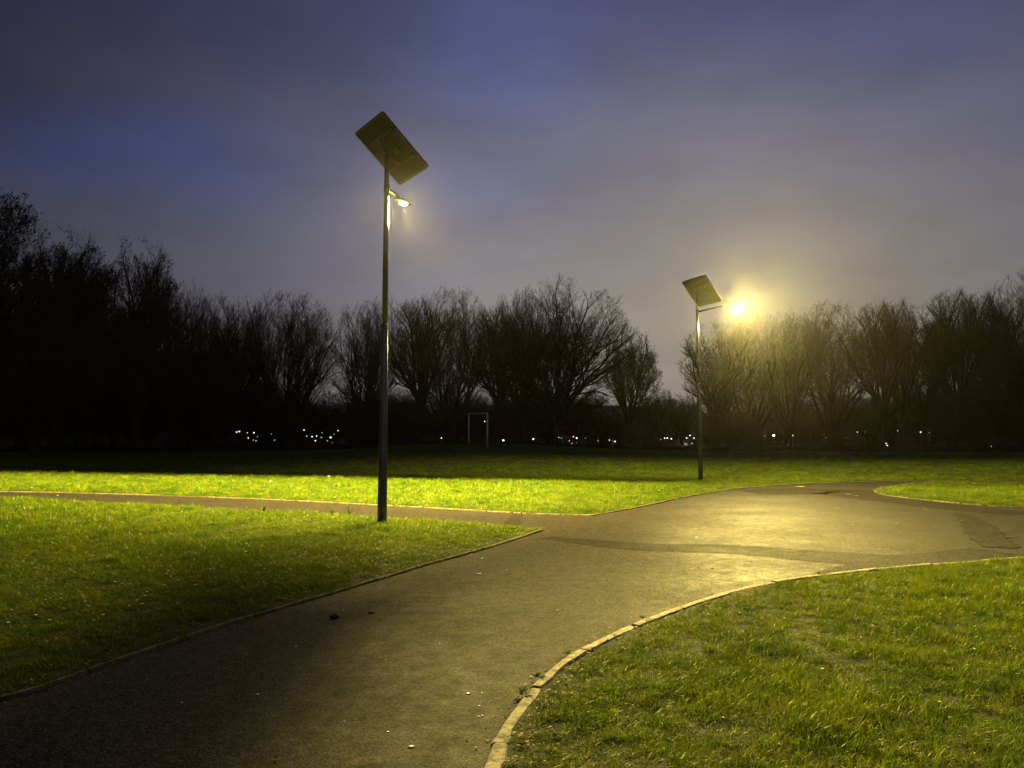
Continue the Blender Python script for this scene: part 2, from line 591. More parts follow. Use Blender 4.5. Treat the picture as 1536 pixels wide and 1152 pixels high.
B_edge = np.vstack([B1, B2[1:]]); L_edge = np.vstack([L_left, L_mid[::-1][1:]])
GP = []
for poly, edge, tidy in ((right_poly, L_right, 0), (left_poly, L_edge, 1), (back_poly, B_edge, 1), (isl_poly, ISL, 1)):
    for (a, b, dens, sc) in ((.6, 6, 430, .9), (6, 9, 340, 1.0), (9, 14, 230, 1.15), (14, 22, 110, 1.45), (22, 33, 55, 1.9), (33, 48, 20, 2.6), (48, 66, 8, 3.4)):
        x0 = max(poly[:, 0].min(), -(b * .76 + 4.5)); x1 = min(poly[:, 0].max(), b * .76 + 4.5)
        if x1 <= x0: continue
        n = int((x1 - x0) * (b - a) * dens)
        p = np.column_stack([rng.uniform(x0, x1, n), rng.uniform(a, b, n)])
        p = p[abs(p[:, 0]) < p[:, 1] * .76 + 4.5]
        p = p[inside(poly, p)]
        if not len(p): continue
        z, dl = lawn_z(p[:, 0], p[:, 1], edge)
        bare = lumps(p[:, 0] * 2.3 + 5, p[:, 1] * 2.1)
        keep = dl > (.065 if not tidy else .0)
        keep &= (dl > .12 + .10 * rng.random(len(p)) + .10 * bare) | (rng.random(len(p)) < (.22 if tidy == 0 else .55))
        thin = lumps(p[:, 0] * 1.7 - 3, p[:, 1] * 1.9 + 4)
        keep &= (thin > -.55) | (rng.random(len(p)) < .45)
        p, z, dl, bare, thin = p[keep], z[keep], dl[keep], bare[keep], thin[keep]
        hgt = .85 + .50 * lumps(p[:, 0] * 1.3 + 9, p[:, 1] * 1.5) + .22 * rng.normal(size=len(p))
        hgt = np.clip(hgt, .4, 1.9) * np.interp(dl, [0, .3], [.65, 1])
        GP.append(np.column_stack([p, z - .004, np.full(len(p), sc) * np.interp(hgt, [.4, 1.9], [.8, 1.2]), hgt * min(sc, 1.5)]))
GP = np.vstack(GP)
n = len(GP)
me = bpy.data.meshes.new('grass')
me.vertices.add(n)
me.vertices.foreach_set('co', GP[:, :3].astype(np.float32).ravel())
rot = np.column_stack([rng.normal(0, .12, n), rng.normal(0, .12, n), rng.uniform(0, 6.283, n)])
for nm, ty, fld, val in (('rot', 'FLOAT_VECTOR', 'vector', rot.astype(np.float32).ravel()),
                         ('scl', 'FLOAT_VECTOR', 'vector', np.column_stack([GP[:, 3], GP[:, 3], GP[:, 4]]).astype(np.float32).ravel()),
                         ('pick', 'INT', 'value', rng.integers(0, 8, n).astype(np.int32))):
    me.attributes.new(nm, ty, 'POINT')
    me.attributes[nm].data.foreach_set(fld, val)
me.materials.append(M_GRASS)
grass = link('grass', me)
tag(grass, 'short winter grass covering the lawns, yellow green under the lamps', 'grass', kind='stuff')
ng = bpy.data.node_groups.new('scatter', 'GeometryNodeTree')
ng.interface.new_socket('Geometry', in_out='INPUT', socket_type='NodeSocketGeometry')
ng.interface.new_socket('Geometry', in_out='OUTPUT', socket_type='NodeSocketGeometry')
gi = ng.nodes.new('NodeGroupInput'); go = ng.nodes.new('NodeGroupOutput')
ip = ng.nodes.new('GeometryNodeInstanceOnPoints')
ci = ng.nodes.new('GeometryNodeCollectionInfo')
ci.inputs['Collection'].default_value = tufts
ci.inputs['Separate Children'].default_value = True
ci.inputs['Reset Children'].default_value = True


def named(nm, ty):
    q = ng.nodes.new('GeometryNodeInputNamedAttribute'); q.data_type = ty; q.inputs[0].default_value = nm
    return q.outputs[0]


ng.links.new(gi.outputs[0], ip.inputs['Points'])
ng.links.new(ci.outputs[0], ip.inputs['Instance'])
ip.inputs['Pick Instance'].default_value = True
ng.links.new(named('pick', 'INT'), ip.inputs['Instance Index'])
ng.links.new(named('rot', 'FLOAT_VECTOR'), ip.inputs['Rotation'])
ng.links.new(named('scl', 'FLOAT_VECTOR'), ip.inputs['Scale'])
ng.links.new(ip.outputs[0], go.inputs[0])
md = grass.modifiers.new('scatter', 'NODES'); md.node_group = ng
print('grass tufts', n, round(time.time() - T0, 1))


# ------------------------------------------------------------------ leaf litter along the edging (stuff)
def litter():
    V, L, C = [], [], []
    k = 0
    for line, side, cnt, ymax in ((L_right, -1, 4200, 16), (L_left, 1, 900, 16)):
        d = np.r_[0, np.cumsum(np.linalg.norm(np.diff(line, axis=0), axis=1))]
        t = np.gradient(line, axis=0); t /= np.linalg.norm(t, axis=1)[:, None]
        nn = np.column_stack([-t[:, 1], t[:, 0]]) * side
        for _ in range(cnt):
            s = rng.uniform(0, d[-1])
            i = min(np.searchsorted(d, s), len(line) - 1)
            if line[i, 1] > ymax: continue
            w = .09 + abs(rng.normal(0, .17)) if rng.random() < .9 else -.03 - abs(rng.normal(0, .05))
            c = line[i] + nn[i] * w + rng.normal(0, .02, 2)
            zz = (.03 + .02 * rng.random()) if w > 0 else .006
            r = rng.uniform(.005, .016); a = rng.uniform(0, 6.28); el = rng.uniform(.35, .8)
            u = np.array([math.cos(a), math.sin(a), rng.normal(0, .35)]) * r
            v = np.array([-math.sin(a), math.cos(a), rng.normal(0, .35)]) * r * el
            p = np.array([c[0], c[1], zz + r * .3])
            V += [p - u, p - u * .2 + v, p + u, p - u * .2 - v]
            L += [k, k + 1, k + 2, k + 3]; C.append(4); k += 4
    return fast_mesh('leaf_litter', np.array(V), L, C)


tag(link('leaf_litter', litter(), M_LEAF2), 'brown crumbs of dead leaves lying along the path edging', 'leaf litter', kind='stuff')


# ------------------------------------------------------------------ weeds, daisies, leaves, stones
def weed_mesh(seed, n, size, tall=False):
    r = np.random.default_rng(seed)
    V, L, C = [], [], []
    k = 0
    for i in range(n):
        a = r.uniform(0, 6.28); ln = size * r.uniform(.6, 1.2); up = r.uniform(.5, 2.2) if tall else r.uniform(.25, .9)
        ld = np.array([math.cos(a), math.sin(a), 0]); wd = np.array([-math.sin(a), math.cos(a), 0])
        w = size * (.10 if tall else .16)
        prev = None
        for j, t in enumerate((0, .25, .5, .75, 1)):
            p = ld * ln * t * (.5 if tall else 1) + np.array([0, 0, up * ln * (t - .45 * t * t)])
            ww = w * [.25, .8, 1.0, .75, .05][j] * r.uniform(.8, 1.2)
            V += [p - wd * ww, p + wd * ww + np.array([0, 0, .1 * ww])]
            if j:
                L += [k - 2, k - 1, k + 1, k]; C.append(4)
            k += 2
    return fast_mesh('leaves', np.array(V), L, C, True)


def weed(px, py, size, n, label, seed, tall=False, z=.02, stalks=0):
    g = gnd(px, py)
    root = empty('weed', (g.x, g.y, z), random.random() * 6)
    tag(root, label, 'weed', 'weeds growing at the edges of the paths')
    link('leaf', weed_mesh(seed, n, size, tall), M_WEED, root)
    if stalks:
        mb = MB(); r = random.Random(seed)
        for i in range(stalks):
            a = r.uniform(0, 6.28); h = size * r.uniform(1.4, 2.6)
            mb.tube([(0, 0, 0), (.2 * h * math.cos(a), .2 * h * math.sin(a), h * .6), (.32 * h * math.cos(a), .32 * h * math.sin(a), h)], [.006, .005, .003], 5)
            for q in range(6):
                t = .3 + .7 * q / 6
                c = Vector((.3 * h * t * math.cos(a), .3 * h * t * math.sin(a), h * t)); b = r.uniform(0, 6.28)
                e = c + Vector((math.cos(b), math.sin(b), .5)) * size * .4
                s = Vector((-math.sin(b), math.cos(b), 0)) * size * .08
                m_ = (c + e) / 2
                mb.add([tuple(c), tuple(m_ + s), tuple(e), tuple(m_ - s)], [(0, 1, 2, 3)])
        mb.build('stalk', M_WEED, root)
    return root


weed(782, 1046, .075, 16, 'leafy green weed on the outside of the curved kerb, nearest the camera', 1)
weed(806, 1021, .07, 18, 'second nearest leafy weed spreading over the curved kerb', 2)
weed(852, 985, .065, 16, 'flat weed at the curved kerb between the joint and the bend', 3)
weed(905, 956, .06, 14, 'small weed beside the curved kerb above the middle of the path', 4)
weed(964, 931, .06, 14, 'dark little weed lying against the curved kerb past its bend', 5)
weed(1228, 865, .07, 16, 'weed tuft on the far kerb where the relaid asphalt begins', 6)
weed(758, 1083, .03, 9, 'tiny pale seedling in the gap between asphalt and near kerb', 7)
weed(525, 776, .12, 14, 'tall stalky weed left of the near lamp post by the cross path', 8, True, stalks=5)
weed(498, 774, .10, 12, 'shorter stalky weed further left of the near lamp post', 9, True, stalks=4)
weed(395, 772, .13, 16, 'bushy upright weed on the verge left of both stalky weeds', 10, True, stalks=4)
weed(568, 789, .09, 18, 'dark leafy weed at the foot of the near lamp post', 11)
weed(1240, 866, .05, 12, 'smallest weed tuft on the far kerb right of its neighbour', 12)


def daisy(x, y, z, s, label, root_loc=True):
    root = empty('daisy', (x, y, z), random.random() * 6)
    st = MB(); st.tube([(0, 0, 0), (0, .003, .03 * s), (0, 0, .05 * s)], .0016 * s, 5)
    st.build('stalk', M_WEED, root)
    h = MB(); n = 12; V = [(0, 0, .052 * s)]
    for k in range(n):
        a = 2 * math.pi * k / n; r = .0125 * s * (1 if k % 2 else .8)
        V.append((r * math.cos(a), r * math.sin(a), .055 * s))
    h.add(V, [(0, 1 + k, 1 + (k + 1) % n) for k in range(n)])
    h.build('flower_head', M_PETAL, root)
    tag(root, label, 'daisy', 'daisies in the lawns')


for i in range(64):
    px = random.gauss(190, 120); py = random.uniform(800, 985)
    if not (0 < px < 480) or py > 1020 - px * .33: continue
    g = gnd(px, py); z, _ = lawn_z(np.array([g.x]), np.array([g.y]), L_edge)
    daisy(g.x, g.y, float(z[0]) + .012, random.uniform(.75, 1.25), 'tiny white daisy in the dark grass of the left foreground lawn')
for (px, py) in ((1310, 960), (1438, 958), (1085, 1103), (1178, 946), (1462, 996), (1418, 1003), (1292, 980), (1410, 1080), (1110, 937), (1486, 1018), (1425, 1100), (1234, 1028)):
    g = gnd(px, py); z, _ = lawn_z(np.array([g.x]), np.array([g.y]), L_right)
    daisy(g.x, g.y, float(z[0]) + .015, random.uniform(.5, .9), 'tiny white daisy in the grass of the right foreground lawn')
g = gnd(493, 727); daisy(g.x, g.y, .05, 5.0, 'tall pale seed head standing in the lit lawn beyond the cross path')
g = gnd(405, 733); daisy(g.x, g.y, .05, 4.0, 'white seed head in the lit far lawn, left of the taller one')


def leaf_mesh(seed, s):
    r = random.Random(seed); mb = MB(); n = 14
    V = [(0, 0, .006 * s / .05)]
    for k in range(n):
        a = 2 * math.pi * k / n
        rr = s * (.55 + .45 * abs(math.cos(a))) * r.uniform(.8, 1.1) * (1 if k % 2 else .82)
        V.append((rr * math.cos(a), rr * .72 * math.sin(a), .004 + r.uniform(0, .012)))
    mb.add(V, [(0, 1 + k, 1 + (k + 1) % n) for k in range(n)])
    return mb


for i, (px, py, s, m, lb) in enumerate((
        (717, 862, .072, M_LEAF, 'ochre fallen leaf alone in the middle of the near path'),
        (910, 873, .04, M_WEED, 'greenish leaf flat on the path left of the bright reflection'),
        (1200, 731.5, .34, M_LEAF, 'large pale leaf litter patch at the far edge of the junction'),
        (1272, 742, .16, M_LEAF, 'left of two pale leaves near the tip of the far lawn'),
        (1284, 744.5, .15, M_LEAF, 'right of two pale leaves near the tip of the far lawn'),
        (1309, 716, .2, M_LEAF, 'pale leaf in the lit grass beyond the junction'),
        (1443, 781.5, .10, M_LEAF, 'pale leaf beside the dark patch at the right'),
        (1256, 764, .10, M_LEAF, 'pale leaf halfway across the junction, right of the far post'),
        (1280, 788, .06, M_LEAF, 'small leaf in the centre of the junction'),
        (1405, 788, .07, M_LEAF, 'small leaf left of the dark patch at the right'),
        (1456, 809, .07, M_LEAF, 'small pale leaf below the dark patch at the right'),
        (1388, 765, .09, M_LEAF, 'small leaf just below the tapering far lawn'),
        (1045, 807, .08, M_LEAF, 'small pale leaf on the glossy asphalt left of the trench'),
        (1345, 786, .05, M_LEAF, 'curled leaf in the right half of the junction'),
        (86, 744, .12, M_LEAF, 'pale leaf on the narrow path at the far left'),
        (413, 1140, .022, M_LEAF, 'pale leaf scrap at the bottom of the near path'),
        (592, 875, .03, M_LEAF2, 'brown leaf scrap close to the left path edging'),
        (445, 929, .025, M_LEAF2, 'brown leaf scrap left of the two dark lumps'))):
    g = gnd(px, py)
    o = leaf_mesh(i + 3, s * .6).build('fallen_leaf', m, None, False, (g.x, g.y, .008 if py > 735 or px < 500 else .03))
    o.rotation_euler = (0, 0, i * 1.7)
    if py < 720: o.location.z = .12
    tag(o, lb, 'leaf', 'fallen leaves on the paths')


def stone(px, py, r, m, lb, seed, nm='stone', flat=.5, grp='stones on the near path'):
    import bmesh
    g = gnd(px, py); bm = bmesh.new()
    bmesh.ops.create_icosphere(bm, subdivisions=3, radius=r)
    q = random.Random(seed); o1, o2 = q.uniform(0, 9), q.uniform(0, 9)
    for v in bm.verts:
        c = v.co / r
        v.co *= 1 + .16 * math.sin(c.x * 3 + o1) * math.sin(c.y * 3.3 + o2) + .08 * math.sin(c.x * 8 + o2) * math.sin(c.z * 7 + o1)
        v.co.z *= flat; v.co.x *= 1.35
    me = bpy.data.meshes.new(nm); bm.to_mesh(me); bm.free(); me.shade_smooth()
    o = link(nm, me, m, None, (g.x, g.y, r * flat * .8)); o.rotation_euler = (0, 0, q.uniform(-.4, .4))
    tag(o, lb, 'stone', grp)


stone(502, 927, .036, M_STONE, 'larger dark lump lying on the near path', 1, flat=.62)
stone(557, 920, .024, M_STONE, 'smaller flat dark lump right of the larger one', 2, flat=.42)
for i, (px, py, r) in enumerate(((703, 1041, .011), (386, 1042, .009), (723, 1040, .006), (718, 1075, .007), (724, 1074, .006), (617, 1121, .012), (719, 1059, .006), (558, 943, .007), (595, 903, .007),
                                 (515, 915, .005), (582, 1098, .006), (579, 990, .006), (273, 1054, .006), (660, 966, .007), (627, 957, .005), (836, 915, .006), (444, 970, .006), (516, 1083, .006), (854, 845, .008), (760, 855, .009),
                                 (1048, 852, .012), (1069, 853, .012), (723, 838, .012))):
    dark = py in (852, 853)
    lb = ['white pebble on the near path, the largest and closest to the curved kerb', 'white pebble on the dark left side of the near path'][i] if i < 2 else ('dark pebble on the glossy asphalt by the bright reflection' if dark else 'tiny pale pebble on the near path')
    stone(px, py, r, M_STONE if dark else M_PEBBLE, lb, 20 + i, 'pebble', .4, 'pebbles on the near path')


# ------------------------------------------------------------------ solar street lamps
def frame_from(u, v):
    u = Vector(u).normalized(); v = Vector(v); v = (v - u * v.dot(u)).normalized()
    n = u.cross(v)
    if n.z < 0: v = -v; n = u.cross(v)
    return Matrix((u, v, n)).transposed()


def street_lamp(label, base, top_z, pan_c, u, v, arm_z, head, dome):
    """u, v: directions of the panel's short and long edge; head: position of the lantern"""
    root = empty('street_lamp', base)
    tag(root, label, 'street lamp', 'solar street lamps beside the paths')
    b = Vector(base)
    # pole: tapered lower column, sleeve joint, slimmer upper column
    mb = MB()
    mb.tube([(0, 0, -.05), (0, 0, .35), (0, 0, 2.0), (0, 0, 3.82), (0, 0, 3.86)], [.094, .092, .081, .066, .060], 40, sx=1.0)
    lo = mb.build('pole', M_POLE, root, True)
    mb = MB(); mb.tube([(0, 0, 3.80), (0, 0, 3.815), (0, 0, 3.90), (0, 0, 3.915)], [.066, .071, .071, .060], 40); mb.build('collar', M_POLE, root, True)
    mb = MB(); mb.tube([(0, 0, 3.9), (0, 0, top_z)], [.057, .047], 40); mb.build('upper_pole', M_POLE, root, True)
    mb = MB(); mb.tube([(0, 0, .0), (0, 0, .035), (0, 0, .04)], [.15, .15, .10], 32); mb.build('base_plate', M_BLACK, root, True)
    mb = MB(); mb.box((0, -.088, .72), (.035, .012, .17)); mb.build('access_door', M_BLACK, root)
    # solar panel
    Mx = frame_from(u, v)
    pr = MB(); W, L, t = 1.10, 1.36, .022
    n = 6; r = .06; out = []
    for (cx, cy, a0) in ((W / 2 - r, L / 2 - r, 0), (-W / 2 + r, L / 2 - r, 90), (-W / 2 + r, -L / 2 + r, 180), (W / 2 - r, -L / 2 + r, 270)):
        for k in range(n + 1):
            a = R(a0 + 90 * k / n); out.append((cx + r * math.cos(a), cy + r * math.sin(a)))
    N = len(out)

    def prism(pts, z0, z1):
        m_ = MB(); k = len(pts)
        m_.add([(x, y, z0) for x, y in pts] + [(x, y, z1) for x, y in pts],
               [tuple(range(k - 1, -1, -1)), tuple(range(k, 2 * k))] + [(i, (i + 1) % k, k + (i + 1) % k, k + i) for i in range(k)])
        return m_
    pc = Vector(pan_c) - b
    mw = Matrix.Translation(pc) @ Mx.to_4x4()
    # frame: a hollow rim
    fr = MB(); inn = [(x * (1 - .05 / W * 2), y * (1 - .05 / L * 2)) for x, y in out]
    V = [(x, y, -t) for x, y in out] + [(x, y, t) for x, y in out] + [(x, y, -t) for x, y in inn] + [(x, y, t) for x, y in inn]
    fs = []
    for i in range(N):
        j = (i + 1) % N
        fs += [(i, j, N + j, N + i), (N + i, N + j, 3 * N + j, 3 * N + i), (2 * N + j, 2 * N + i, 3 * N + i, 3 * N + j), (j, i, 2 * N + i, 2 * N + j)]
    fr.add(V, fs); fo = fr.build('solar_panel', M_BLACK, root); fo.matrix_local = mw
    inn2 = [(x * .999, y * .999) for x, y in inn]
    prism(inn2, -.014, -.006).build('backsheet', M_BACK, fo)
    prism(inn2, .004, .012).build('cell_face', M_CELL, fo)
    # stiffening rails and junction box on the underside
    mb = MB(); mb.box((0, -.32, -.035), (W / 2 - .06, .018, .02)); mb.box((0, .32, -.035), (W / 2 - .06, .018, .02)); mb.build('rail', M_BLACK, fo)
    mb = MB(); mb.box((.16, .05, -.035), (.09, .07, .02)); mb.build('junction_box', M_BLACK, fo)
    # bracket from pole top to panel
    mb = MB()
    tp = Vector((0, 0, top_z - .02))
    for q in ((0, -.32, -.055), (0, .32, -.055), (.18, 0, -.055)):
        e = mw @ Vector(q); mb.tube([tp - Vector((0, 0, .12)), e], .022, 10)
    mb.box(tuple(tp), (.06, .06, .06)); mb.build('bracket', M_BLACK, root)
    # arm
    h = Vector(head) - b
    hd = Vector((h.x, h.y, 0)); hl = hd.length; hd.normalize()
    s = Vector((0, 0, arm_z))
    pts = []
    for k in range(9):
        q = k / 8
        pts.append(s.lerp(h - hd * .22 + Vector((0, 0, .05)), q) + Vector((0, 0, .012 * math.sin(q * math.pi))))
    mb = MB(); mb.tube(pts, .034, 14); mb.build('arm', M_POLE, root, True)
    mb = MB(); mb.tube([(0, 0, arm_z - .09), (0, 0, arm_z - .088), (0, 0, arm_z + .088), (0, 0, arm_z + .09)], [.05, .062, .062, .05], 24); mb.build('arm_clamp', M_BLACK, root, True)
    # lantern: a flat tapering head with the LED lens below
    ang = math.atan2(hd.y, hd.x)
    Rz = Matrix.Rotation(ang, 4, 'Z') @ Matrix.Rotation(R(-6), 4, 'Y')
    he = MB(); V = []; fs = []
    prof = ((-.30, .045, .03), (-.26, .07, .045), (-.05, .11, .06), (.18, .13, .055), (.30, .12, .035), (.33, .09, .015))
    nn = 12
    for (x, hw, hh) in prof:
        for k in range(nn):
            a = math.pi * k / (nn - 1)
            V.append((x, hw * math.cos(a), hh * math.sin(a)))
    for i in range(len(prof) - 1):
        for k in range(nn):
            fs.append((i * nn + k, i * nn + (k + 1) % nn, (i + 1) * nn + (k + 1) % nn, (i + 1) * nn + k))
    fs += [tuple(range(nn)), tuple((len(prof) - 1) * nn + k for k in range(nn - 1, -1, -1))]
    he.add(V, fs); ho = he.build('lantern', M_BLACK, root, False); ho.matrix_local = Matrix.Translation(h) @ Rz
    ln = MB(); V = []; fs = []
    nr = 5; nk = 20
    for j in range(nr):
        q = j / (nr - 1) * math.pi / 2
        for k in range(nk):
            a = 2 * math.pi * k / nk
            V.append((.07 + .15 * math.cos(a) * math.cos(q) , .085 * math.sin(a) * math.cos(q), -.004 - dome * math.sin(q)))
    for j in range(nr - 1):
        for k in range(nk):
            fs.append((j * nk + k, j * nk + (k + 1) % nk, (j + 1) * nk + (k + 1) % nk, (j + 1) * nk + k))
    ln.add(V, fs); lo_ = ln.build('lens', M_LENS, ho, True)
    return root


LB1 = gnd(573, 788); LB2 = gnd(1051, 724.5)
D1, D2 = LB1.y, LB2.y
print('lamp depths', D1, D2)
top1 = at(575, 252, D1).z; top2 = at(1047, 462, D2).z
HEAD1 = at(603, 303, D1 + .78); HEAD2 = at(1101, 459, D2 - .35)
lamp1 = street_lamp('tall near solar street lamp beside the cross path', (LB1.x, LB1.y, .0), 7.44, Vector((-2.43, 14.50, 7.48)), (.64, -.765, .065), (.62, .457, -.638), at(575, 284, D1).z, HEAD1, .055)
lamp2 = street_lamp('further solar street lamp in the lawn right of centre, glaring brightly', (LB2.x, LB2.y, .0), 7.47, Vector((7.55, 29.05, 7.585)), (.68, -.725, .10), (.59, .455, -.665), at(1050, 468, D2).z, HEAD2, .13)  # lens dome made deep so the lantern shows as a ball of glare


# light of the lanterns: a point source whose candela curve is given by direction (as an IES file would)
def lantern_light(name, head, power, build, soft):
    ld = bpy.data.lights.new(name, 'POINT')
    ld.energy = power; ld.color = (1.0, .765, .19); ld.shadow_soft_size = soft
    ld.use_nodes = True
    g = G(ld.node_tree)
    e = g.n('ShaderNodeEmission'); o = g.n('ShaderNodeOutputLight')
    nrm = g.n('ShaderNodeTexCoord').outputs['Normal']
    sep = g.n('ShaderNodeSeparateXYZ'); g.put(sep.inputs[0], nrm)
    g.put(e.inputs[1], build(g, sep.outputs[0], sep.outputs[1], sep.outputs[2]))
    g.nt.links.new(e.outputs[0], o.inputs[0])
    lo = bpy.data.objects.new(name, ld); COL.objects.link(lo)
    lo.location = head + Vector((0, 0, -.16))
    return lo


def curve1(g, x, y, z):
    nz = g.m('MAXIMUM', g.m('MULTIPLY', z, -1.0), .02)
    t = g.m('DIVIDE', g.m('ADD', y, g.m('MULTIPLY', x, .25)), nz)
    cut = g.mr(t, 2.15, 2.6, 1.0, 0.0)
    wide = g.mr(nz, .10, .22, 0.0, 1.0)
    bat = g.m('POWER', nz, -1.5)                           # more candela towards the cut-off
    az = g.m('DIVIDE', g.m('ADD', y, g.m('MULTIPLY', x, .12)), nz)
    xn = g.m('DIVIDE', x, nz)
    front = g.m('POWER', g.m('MULTIPLY', g.m('ADD', az, 1.45), 1 / 3.0, clamp=True), 1.75)
    front = g.m('MAXIMUM', front, g.mr(xn, -.5, -.05, .09, .006))                  # the head faces away from the near path
    front = g.m('MULTIPLY', front, g.mr(g.m('DIVIDE', x, nz), .2, 1.7, 1.0, .25))
    side = g.m('MULTIPLY', g.mr(g.m('DIVIDE', x, nz), .05, .55, .0, 1.0), .14)
    side = g.m('MULTIPLY', side, g.mr(nz, .33, .46, .11, 1.0))   # a little spills to its right
    front = g.m('MAXIMUM', front, side)
    s = g.m('MULTIPLY', g.m('MULTIPLY', cut, wide), g.m('MULTIPLY', bat, front))
    return g.m('ADD', s, .0003)


def curve2(g, x, y, z):
    nz = g.m('MAXIMUM', g.m('MULTIPLY', z, -1.0), .02)
    t = g.m('DIVIDE', y, nz)
    cut = g.mr(t, 1.2, 3.2, 1.0, 0.0)
    wide = g.mr(nz, .06, .17, 0.0, 1.0)
    bat = g.m('POWER', nz, -1.5)
    az = g.m('DIVIDE', g.m('SUBTRACT', x, g.m('MULTIPLY', y, .3)), nz)
    back = g.m('MULTIPLY', g.mr(g.m('DIVIDE', y, nz), -.3, 1.0), g.mr(az, -5.0, -.3, 0.0, .85))
    wide = g.m('MULTIPLY', wide, g.m('MAXIMUM', g.mr(az, -.6, .5, .03, 1.0), back))
    s = g.m('MULTIPLY', g.m('MULTIPLY', cut, wide), bat)
    return g.m('ADD', s, .003)


P1, P2 = 72000.0, 11500.0
lantern_light('lantern_light', HEAD1, P1, curve1, .3)
lantern_light('lantern_light', HEAD2, P2, curve2, .08)

print('lamps', round(time.time() - T0, 1))


# ------------------------------------------------------------------ trees
def prisms(P0, P1, R0, R1, k):
    """open k-sided tubes for many segments at once"""
    T = P1 - P0
    T /= np.linalg.norm(T, axis=1)[:, None] + 1e-9
    ref = np.where(abs(T[:, 2:3]) < .8, np.array([[0, 0, 1.]]), np.array([[1., 0, 0]]))
    A = np.cross(T, ref); A /= np.linalg.norm(A, axis=1)[:, None]
    B = np.cross(T, A)
    w = np.arange(k) * 2 * math.pi / k
    ring = A[:, None] * np.cos(w)[None, :, None] + B[:, None] * np.sin(w)[None, :, None]
    V = np.concatenate([P0[:, None] + ring * R0[:, None, None], P1[:, None] + ring * R1[:, None, None]], 1)
    n = len(P0)
    i = np.arange(k); j = (i + 1) % k
    q = np.stack([i, j, j + k, i + k], 1)
    Fq = q[None] + (np.arange(n) * 2 * k)[:, None, None]
    return V.reshape(-1, 3), Fq.reshape(-1, 4)


def grow(seed, H, W, trunk, limbs, spread, kids, up=.12, wob=.16, twig=.016, stems=1, low=.2):
    """returns trunk segments and crown segments of a bare tree of height H and crown width W"""
    r = random.Random(seed)
    trunkS, crownS, tips = [], [], []
    cz = H * (.5 + low * .5); rz = (H - low * H) * .55; rx = W / 2

    def out(p, q=1.0):
        return (p.x / rx) ** 2 + (p.y / rx) ** 2 + ((p.z - cz) / rz) ** 2 > q

    def branch(p, d, L, rad, lev):
        n = (7, 7, 5, 3, 2)[lev]
        if lev == 0: n = 6
        st = L / n
        lst = crownS
        e = r.uniform(.92, 1.06)
        alive = True
        ch = kids[lev] if lev < len(kids) else 0
        marks = []
        for i in range(n):
            t1 = (i + 1) / n
            d = (d + Vector((r.gauss(0, wob), r.gauss(0, wob), r.gauss(0, wob) + up * (1 if lev else .3)))).normalized()
            q = p + d * st
            r0 = rad * (1 - .7 * i / n); r1 = rad * (1 - .7 * t1)
            lst.append((p, q, max(r0, twig * .5), max(r1, twig * .42)))
            if out(q, e) and lev > 0:
                alive = False
            c = ch / n * (1.35 if i >= n * .3 else .55)
            k = int(c) + (r.random() < c - int(c))
            for _ in range(k):
                marks.append((p.lerp(q, r.random()), d.copy(), i / n, r1))
            p = q
            if not alive: break
        if lev < len(kids):
            marks.append((p, d, .7, rad * .35)); 
            if lev >= 1: marks.append((p, d, .8, rad * .3))
            for (mp, dd, t, rr) in marks:
                a = r.uniform(0, 2 * math.pi)
                side = Vector((math.cos(a), math.sin(a), 0)); side = (side - dd * side.dot(dd))
                if side.length < .05: side = Vector((0, 0, 1))
                side.normalize()
                nd = (dd + side * r.uniform(.45, 1.0) + Vector((0, 0, .12))).normalized()
                nl = L * r.uniform(.38, .62) * (1 - .35 * t)
                if nl < .18: nl = .18
                branch(mp, nd, nl, max(min(rr * .75, rad * .5), twig * .5), lev + 1)

    th = H * trunk
    for s_ in range(stems):
        base = Vector((0, 0, -.25)) if stems == 1 else Vector((r.gauss(0, .35), r.gauss(0, .35), -.25))
        lean = Vector((r.gauss(0, .05), r.gauss(0, .05), 1)) if stems == 1 else Vector((r.gauss(0, .22), r.gauss(0, .22), 1))
        lean.normalize()
        rad = H * .021 / math.sqrt(stems) * 1.15
        p = base; n = 5
        pts = [(p, rad * 1.5)]
        for i in range(n):
            lean = (lean + Vector((r.gauss(0, .03), r.gauss(0, .03), 0))).normalized()
            p = p + lean * th / n
            pts.append((p, rad * (1 - .3 * (i + 1) / n)))
        for a, b in zip(pts, pts[1:]): trunkS.append((a[0], b[0], a[1], b[1]))
        k = max(1, round(limbs / stems))
        a0 = r.uniform(0, 6.28)
        # leader
        branch(p, lean, H * .62, rad * .62, 0)
        for i in range(k):
            a = a0 + 6.283 * i / k + r.gauss(0, .3)
            sp = spread * r.uniform(.35, 1.15)
            q = pts[-1][0].lerp(pts[-2][0], r.random())
            d = Vector((math.cos(a) * sp, math.sin(a) * sp, 1)).normalized()
            branch(q, d, (H - th) * r.uniform(.62, .95), rad * r.uniform(.38, .6), 0)
    return trunkS, crownS


